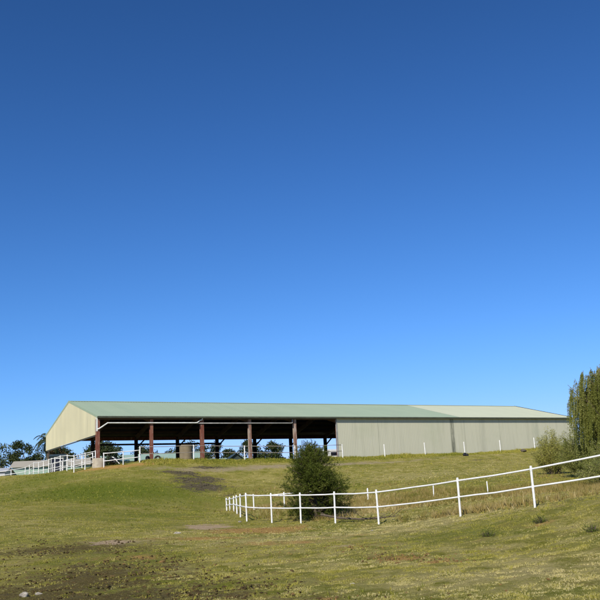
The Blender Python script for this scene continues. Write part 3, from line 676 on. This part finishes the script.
# ------------------------------------------------------------------ trees
def ortho(n):
    r = RNG.normal(0, 1, n.shape); a = np.cross(n, r); return a/(np.linalg.norm(a, axis=1, keepdims=True)+1e-9)
def leafquads(P, D, L, Wd):
    """leaves at P pointing along D"""
    D = D/(np.linalg.norm(D, axis=1, keepdims=True)+1e-9); S = ortho(D)*(Wd*.5)[:, None]
    T = D*L[:, None]
    return np.stack([P, P+T*.45+S, P+T, P+T*.45-S], 1)
def limb(a, b, bend, n=5, rd=random):
    a, b = Vector(a), Vector(b); o = []
    k = Vector((rd.uniform(-1, 1), rd.uniform(-1, 1), rd.uniform(-.3, .6)))*bend*(b-a).length
    for i in range(n+1):
        f_ = i/n; o.append(a.lerp(b, f_)+k*math.sin(f_*math.pi))
    return o
def tree(name, label, x, y, h, w, mat, bark='bark_pale', nclump=26, per=110, leaf=.34, trunk=.32, cr=.8, lo=.35, seed=0, cat='tree', group=None, zoff=0., spread=1.):
    rd = random.Random(seed); rg = np.random.default_rng(seed+100)
    b = empty(name, (x, y, gz(x, y)+zoff)); tag(b, label, cat, group)
    tk = MB(); fork = h*trunk
    base = [(0, 0, -.3), (0, 0, 0), (w*.02, 0, fork*.5), (w*rd.uniform(-.05, .05), w*rd.uniform(-.05, .05), fork)]
    r0 = .022*h+.05; tk.tube(base, [r0*1.3, r0*1.15, r0*.9, r0*.8], 8)
    ends = []
    for i in range(nclump):
        a = rd.uniform(0, 6.28); zz = rd.uniform(lo, .97); q = (zz-lo)/(1-lo)
        wid = w*.5*math.sqrt(max(.05, 1-(2*q-.85)**2*.75))*spread
        rr = wid*math.sqrt(rd.uniform(.12, 1))
        ends.append((rr*math.cos(a), rr*math.sin(a), h*zz))
    V = []; Tn = []
    for i, e in enumerate(ends):
        pts = limb(base[3] if e[2] > fork*1.1 else base[2], e, .12, 4, rd)
        tk.tube(pts, [r0*.45, r0*.32, r0*.22, r0*.14, r0*.06], 5)
        n = int(per*rd.uniform(.6, 1.3)); R = cr*rd.uniform(.6, 1.25)
        d = rg.normal(0, 1, (n, 3)); d /= np.linalg.norm(d, axis=1, keepdims=True)
        P = np.array(e)+d*(R*rg.uniform(.15, 1, n)**.6)[:, None]*np.array([1.15, 1.15, .75])
        D = d*.6+rg.normal(0, .6, (n, 3))+np.array([0, 0, -.35])
        V.append(leafquads(P, D, leaf*rg.uniform(.6, 1.3, n), leaf*.42*rg.uniform(.7, 1.2, n)))
        Tn.append(np.clip(.45+rd.uniform(-.3, .3)+rg.normal(0, .15, n), 0, 1))
    tk.build('trunk', M[bark], b, True)
    cards('crown', np.concatenate(V), mat, np.concatenate(Tn), b)
    return b
M['leaf_gum'] = leafmat('gum_foliage', (.030, .045, .016), (.055, .075, .026), (.10, .115, .045), .25)
M['leaf_dark'] = leafmat('dark_foliage', (.032, .048, .014), (.06, .08, .024), (.11, .13, .045), .25)
M['leaf_brown'] = leafmat('browning_foliage', (.06, .04, .02), (.11, .075, .035), (.16, .12, .06), .25)
M['leaf_bush'] = leafmat('feathery_bush_foliage', (.034, .050, .008), (.105, .13, .02), (.25, .265, .06), .35, .5)
M['leaf_weed'] = leafmat('weed_foliage', (.075, .10, .015), (.13, .17, .03), (.22, .24, .06), .4)
M['leaf_willow'] = leafmat('willow_foliage', (.15, .18, .035), (.32, .335, .085), (.52, .50, .2), .55)
M['leaf_pale'] = leafmat('pale_shrub_foliage', (.28, .29, .055), (.48, .46, .12), (.64, .58, .22), .55)
TL = [(-47.2, 131, 8.9, 7.0, 'leaf_dark', 'big dark gum tree at the left edge behind the grey tin shed'),
 (-43.4, 133, 8.6, 4.6, 'leaf_gum', 'open-crowned gum tree with a flat top, second from the left edge'),
 (-41.2, 138, 7.9, 5.5, 'leaf_dark', 'low rounded dark tree behind the beige roof'),
 (-38.6, 137, 7.6, 4.6, 'leaf_gum', 'mid green tree behind the beige roof, next to the browning one'),
 (-36.4, 126, 7.0, 3.6, 'leaf_brown', 'browning tree beside the palm'),
 (-30.6, 128, 7.2, 5.0, 'leaf_dark', 'dark tree seen under the gable sheeting'),
 (-27.2, 118, 6.8, 4.2, 'leaf_gum', 'green tree right under the gable sheeting, close to the corner column'),
 (-33.6, 147, 8.6, 6.5, 'leaf_dark', 'broad dark tree behind the first open bay'),
 (-27.6, 149, 8.0, 5.5, 'leaf_gum', 'green tree behind the tyres in the first two bays'),
 (-23.4, 152, 7.2, 5.0, 'leaf_dark', 'dark tree behind the second bay'),
 (-18.9, 146, 7.8, 5.2, 'leaf_dark', 'dark tree rising behind the tan tank'),
 (-15.6, 143, 7.0, 4.6, 'leaf_gum', 'spreading green tree right of the third column'),
 (-13.4, 150, 6.6, 4.6, 'leaf_dark', 'small dark tree right of the tan tank'),
 (-8.7, 137, 6.9, 4.2, 'leaf_gum', 'tall green tree behind the fourth column'),
 (-5.9, 138, 6.4, 4.4, 'leaf_dark', 'dark rounded tree right of the fourth column')]
for i, (x, y, h, w_, lm, lab) in enumerate(TL):
    tree('gum_tree', lab, x, y, h*.93, w_, M[lm], nclump=34, per=130, leaf=.36, cr=w_*.15, seed=i+1, group='trees behind the shed', lo=.22 if lm != 'leaf_gum' else .4)

# palm
def palm(x, y, h, label):
    b = empty('palm_tree', (x, y, gz(x, y))); tag(b, label, 'palm tree'); rd = random.Random(5)
    pts = [(0, 0, -.3), (.05, 0, h*.3), (.12, .0, h*.65), (.15, 0, h)]
    MB().tube(pts, [.3, .22, .19, .24], 10).build('trunk', M['bark'], b, True)
    mb = MB(); V = []; Tn = []
    for i in range(30):
        a = i*2.399; e = rd.uniform(-.2, 1.15); L = rd.uniform(2.1, 2.9)
        d = Vector((math.cos(a), math.sin(a), 0)); p = Vector(pts[-1]); vel = d*math.cos(e)+Vector((0, 0, math.sin(e))); line = [p.copy()]
        for k in range(10):
            p = p+vel*(L/10); vel = (vel+Vector((0, 0, -.19-.03*k*.6))).normalized(); line.append(p.copy())
        mb.tube(line, [.03*(1-k/11.5) for k in range(11)], 4)
        P = []; D = []
        for k in range(1, 11):
            tng = (line[k]-line[k-1]).normalized(); sd = tng.cross(Vector((0, 0, 1))).normalized()
            for q in range(4):
                c_ = line[k-1].lerp(line[k], q/4.)
                for sg in (-1, 1):
                    P.append(c_); D.append(sd*sg*.8+tng*.55+Vector((0, 0, -.35)))
        P = np.array(P); D = np.array(D); n = len(P); Lf = .5*np.sin(np.linspace(.35, 2.9, n))+.08
        V.append(leafquads(P, D, Lf, np.full(n, .055))); Tn.append(RNG.uniform(.2, .7, n)*(1 if e > .1 else .8))
    mb.build('frond_stem', M['bark'], b)
    cards('frond_leaf', np.concatenate(V), M['leaf_gum'], np.concatenate(Tn), b)
palm(-35.9, 121, 6.8, 'palm tree with arching fronds at the left edge of the gable')

# the dark feathery bush at the fence
def bush(x, y, label):
    b = empty('bush', (x, y, gz(x, y))); tag(b, label, 'bush'); rd = random.Random(9); rg = np.random.default_rng(9)
    hs = [0, .3, .7, 1.4, 1.85, 2.25, 2.6, 2.9, 3.1, 3.4]; ws = [1.1, 1.36, 1.50, 1.55, 1.42, 1.2, .92, .62, .38, .10]
    stems = MB(); V = []; Tn = []
    axis_ = lambda z: Vector((.10+.10*math.sin(z*1.3), .05*math.sin(z*2), z))
    stems.tube([axis_(z) if z > 0 else (0.1, 0, -.2) for z in (-.1, .4, 1, 1.6, 2.2, 2.8, 3.15)], [.13, .11, .09, .065, .045, .025, .008], 7)
    for i in range(290):
        z0 = rd.uniform(.03, 2.95); zt = min(3.36, z0+rd.uniform(-.05, .5)); a = rd.uniform(0, 6.28)
        wmax = np.interp(zt, hs, ws); lobe = 1+.10*math.sin(2*a+1.0+zt*1.9)+.15*math.sin(4*a+zt*4.1)
        rr = wmax*lobe*rd.uniform(.55, 1.04)*(1.17 if rd.random() < .06 else 1)
        p0 = axis_(max(0.02, z0*.85)); p1 = axis_(zt)+Vector((rr*math.cos(a), rr*math.sin(a), 0))
        pts = limb(p0, p1, .10, 4, rd); stems.tube(pts, [.03, .02, .014, .009, .004], 4)
        d_ = (p1-p0).normalized(); hue = rd.uniform(-.22, .25)
        nt = max(4, int((p1-p0).length*13))
        for k in range(nt):
            f_ = rd.uniform(.35, 1.02); j = min(3, int(f_*4)); q = pts[j].lerp(pts[j+1], min(1.2, f_*4-j))
            td = (d_*.55+Vector((rd.uniform(-1, 1), rd.uniform(-1, 1), rd.uniform(-.6, 1.1)))).normalized(); L = rd.uniform(.14, .36)
            n = 20; s = rg.uniform(0, 1, n)
            P = np.array(q)+np.outer(s*L, np.array(td)); D = np.array(td)*.8+rg.normal(0, .5, (n, 3))
            V.append(leafquads(P, D, rg.uniform(.06, .13, n), rg.uniform(.011, .02, n)))
            Tn.append(np.clip(.42+hue+.12*rd.uniform(-1, 1)+rg.normal(0, .1, n), 0, 1))
    stems.build('stem', M['bark'], b, True); cards('foliage', np.concatenate(V), M['leaf_bush'], np.concatenate(Tn), b)
bush(.06, 38.6, 'dark green feathery rounded bush growing through the white fence')

# weeping willow leaning into the frame
def willow(x, y, label):
    b = empty('willow_tree', (x, y, gz(x, y))); tag(b, label, 'tree'); rd = random.Random(17); rg = np.random.default_rng(17)
    tk = MB(); tk.tube([(0, 0, -.3), (0, 0, 0), (-.1, 0, .9), (-.15, .1, 1.9)], [.34, .27, .22, .2], 9)
    V = []; Tn = []; st = MB()
    for i in range(100):
        a = rd.uniform(0, 6.28); rr = 2.75*math.sqrt(rd.uniform(.02, 1)); zt = 6.75-2.0*(rr/2.75)**2*rd.uniform(.6, 1.25)-rd.uniform(0, .9)
        e = (rr*math.cos(a)-.1, rr*math.sin(a), zt)
        pts = limb((-.15, .1, 1.9) if i % 3 else (-.1, 0, 1.1), e, .16, 5, rd)
        tk.tube(pts, [.09, .07, .05, .035, .02, .01], 5)
        hue = rd.uniform(-.25, .25)
        for k in range(17):
            f_ = rd.uniform(.3, 1.) if k > 4 else rd.uniform(.9, 1.); j = min(4, int(f_*5)); s = pts[j].lerp(pts[j+1], f_*5-j)
            L = rd.uniform(.5, 2.3)*(1.9 if rd.random() < .35 else 1.); L = min(L, s.z-.2)
            if L < .2: continue
            out = Vector((s.x, s.y, 0)); out = out.normalized() if out.length > .01 else Vector((1, 0, 0))
            m = 9; line = []
            sp = rd.uniform(.15, .5); sw = rd.uniform(-.12, .12)
            for q in range(m+1):
                g_ = q/m; line.append(s+out*sp*(1-(1-g_)**2)*.8+Vector((sw*g_, sw*.5*g_, -L*g_+.12*math.sin(min(1, g_*3)*math.pi))))
            st.tube(line, [.006]*(m+1), 3, False)
            n = int(L*52); gpos = rg.uniform(.02, 1, n)*m; ji = np.minimum(m-1, gpos.astype(int)); LA = np.array([tuple(q) for q in line])
            P = LA[ji]+(LA[ji+1]-LA[ji])*(gpos-ji)[:, None]
            D = rg.normal(0, .5, (n, 3))+np.array([0, 0, -.9])
            V.append(leafquads(P, D, rg.uniform(.08, .15, n), rg.uniform(.018, .032, n))); Tn.append(np.clip(.5+hue+rd.uniform(-.18, .18)+rg.normal(0, .12, n), 0, 1))
    tk.build('trunk', M['bark'], b, True); st.build('withe', M['leaf_pale'], b)
    cards('crown', np.concatenate(V), M['leaf_willow'], np.concatenate(Tn), b)
willow(17.9, 50.2, 'weeping willow with hanging strands at the right edge')
def shrub(name, x, y, h, w, mat, label, seed, droop=.0, n=130, leaf=.12, cat='shrub'):
    b = empty(name, (x, y, gz(x, y))); tag(b, label, cat); rd = random.Random(seed); rg = np.random.default_rng(seed)
    st = MB(); V = []; Tn = []
    for i in range(n):
        a = rd.uniform(0, 6.28); rr = w*.5*math.sqrt(rd.uniform(0, 1)); z = h*(1-.55*(rr/(w*.5))**2)*rd.uniform(.55, 1.05)
        p0 = Vector((rd.uniform(-.12, .12)*w, rd.uniform(-.12, .12)*w, -.1)); p1 = Vector((rr*math.cos(a), rr*math.sin(a), z))
        pts = limb(p0, p1, .1, 4, rd); st.tube(pts, [.016, .012, .009, .006, .003], 4); hue = rd.uniform(-.25, .25)
        m = int((p1-p0).length*55); gpos = rg.uniform(.25, 1, m)*4; ji = np.minimum(3, gpos.astype(int)); LA = np.array([tuple(q) for q in pts])
        P = LA[ji]+(LA[ji+1]-LA[ji])*(gpos-ji)[:, None]+rg.normal(0, .07, (m, 3)); P[:, 2] = np.maximum(P[:, 2], .02)
        D = rg.normal(0, .6, (m, 3))+np.array(tuple((p1-p0).normalized()))*.6+np.array([0, 0, -droop])
        V.append(leafquads(P, D, leaf*rg.uniform(.6, 1.3, m), leaf*.2*rg.uniform(.7, 1.3, m))); Tn.append(np.clip(.5+hue+rg.normal(0, .15, m), 0, 1))
    st.build('stem', M['bark'], b); cards('foliage', np.concatenate(V), mat, np.concatenate(Tn), b)
    return b
shrub('shrub', 16.2, 58.5, 3.1, 2.7, M['leaf_pale'], 'pale straw-green feathery shrub before the right end of the shed', 31, .2, 170, .13)
shrub('shrub', 16.75, 53.0, 3.3, 4.0, M['leaf_willow'], 'olive green leafy shrub spreading below the willow', 32, .35, 300, .13)
shrub('shrub', 16.4, 46.2, 2.2, 5.0, M['leaf_willow'], 'green shrub under the willow behind the fence rails', 33, .4, 300, .13)
shrub('shrub', 13.2, 37.6, 1.45, 3.8, M['leaf_willow'], 'low green shrub right behind the white fence at the right edge', 34, .4, 200, .11)
for i, (x, y, lab) in enumerate(((6.1, 23.9, 'small dark green weed tuft in open grass below the second fence post from the right'), (4.55, 23.2, 'leggy weed clump left of the other weed tufts'), (6.55, 21.0, 'dark weed tuft near the right edge in open grass'))):
    shrub('weed', x, y, (.2, .17, .17)[i], (.42, .42, .36)[i], M['leaf_weed'], lab, 40+i, 0, 30, .06, 'weed')

# fallen branch under the fence, right of the bush
mb = MB(); rd = random.Random(3)
main = [Vector((-1.7, .25, .30)), Vector((-1.0, .1, .14)), Vector((-.2, 0, .06)), Vector((.6, -.1, .07)), Vector((1.5, 0, .12))]
mb.tube(main, [.05, .045, .04, .03, .012], 6)
for i in range(16):
    k = rd.randrange(0, 4); s = main[k].lerp(main[k+1], rd.random()); e = s+Vector((rd.uniform(-.5, .6), rd.uniform(-.4, .4), rd.uniform(.05, .38)))
    mb.tube(limb(s, e, .15, 3, rd), [.014, .01, .007, .003], 4)
o = mb.build('fallen_branch', M['bark']); o.location = G(2.1, 35.3); tag(o, 'dead twiggy branch lying under the fence right of the bush', 'branch')

# ------------------------------------------------------------------ sun, sky, camera
sd = Vector((-.34, -.94, 0)).normalized()*math.cos(math.radians(39))+Vector((0, 0, math.sin(math.radians(39))))
sl = bpy.data.lights.new('sun', 'SUN'); sl.energy = 5.0; sl.angle = math.radians(.5); sl.color = (1, .94, .82)
so = bpy.data.objects.new('sun', sl); C.objects.link(so); so.rotation_mode = 'QUATERNION'; so.rotation_quaternion = sd.to_track_quat('Z', 'Y'); so.location = (-20, -40, 60)
w = bpy.data.worlds.new('World'); bpy.context.scene.world = w; w.use_nodes = True
nt = w.node_tree; bg = nt.nodes['Background']; sky = nt.nodes.new('ShaderNodeTexSky'); sky.sky_type = 'NISHITA'; sky.sun_disc = False
sky.sun_elevation = math.radians(39); sky.sun_rotation = math.atan2(sd.x, sd.y); sky.air_density = 1.; sky.dust_density = 0.; sky.ozone_density = 2.5; sky.altitude = 200
# the deep polarised blue of the photograph: steeper response per channel
spx = nt.nodes.new('ShaderNodeSeparateColor'); cmb = nt.nodes.new('ShaderNodeCombineColor'); nt.links.new(sky.outputs[0], spx.inputs[0])
SK = .11
def wm(op, a, v):
    m_ = nt.nodes.new('ShaderNodeMath'); m_.operation = op; nt.links.new(a, m_.inputs[0])
    if isinstance(v, (int, float)): m_.inputs[1].default_value = v
    else: nt.links.new(v, m_.inputs[1])
    return m_.outputs[0]
for i, (a_, g_, c_) in enumerate(((.66, 1.44, .35), (1.03, 1.38, .98), (1.52, 1.45, .45))):
    y_ = wm('MULTIPLY', wm('POWER', spx.outputs[i], g_), a_*SK**g_)           # display-referred level
    k_ = wm('POWER', wm('ADD', wm('POWER', wm('MULTIPLY', y_, c_), 2.), 1.), .5)  # soft shoulder
    nt.links.new(wm('DIVIDE', wm('DIVIDE', y_, k_), SK), cmb.inputs[i])
nt.links.new(cmb.outputs[0], bg.inputs['Color']); bg.inputs['Strength'].default_value = SK
cd = bpy.data.cameras.new('camera'); cam = bpy.data.objects.new('camera', cd); C.objects.link(cam); bpy.context.scene.camera = cam
pitch, roll, fpx = .229, .050, 866.664
cp, sp_, cr_, sr_ = math.cos(pitch), math.sin(pitch), math.cos(roll), math.sin(roll)
r0 = Vector((1, 0, 0)); u0 = Vector((0, -sp_, cp)); fw = Vector((0, cp, sp_))
R_ = r0*cr_-u0*sr_; U_ = r0*sr_+u0*cr_
mt = Matrix((R_, U_, -fw)).transposed().to_4x4(); cam.matrix_world = mt
cd.sensor_width = 36; cd.sensor_fit = 'HORIZONTAL'; cd.lens = 36*fpx/600; cd.clip_start = .1; cd.clip_end = 9000
sc = bpy.context.scene; vs = sc.view_settings; vs.view_transform = 'Standard'; vs.look = 'None'; vs.exposure = 0; vs.gamma = 1; vs.use_curve_mapping = False
sc.render.engine = 'CYCLES'
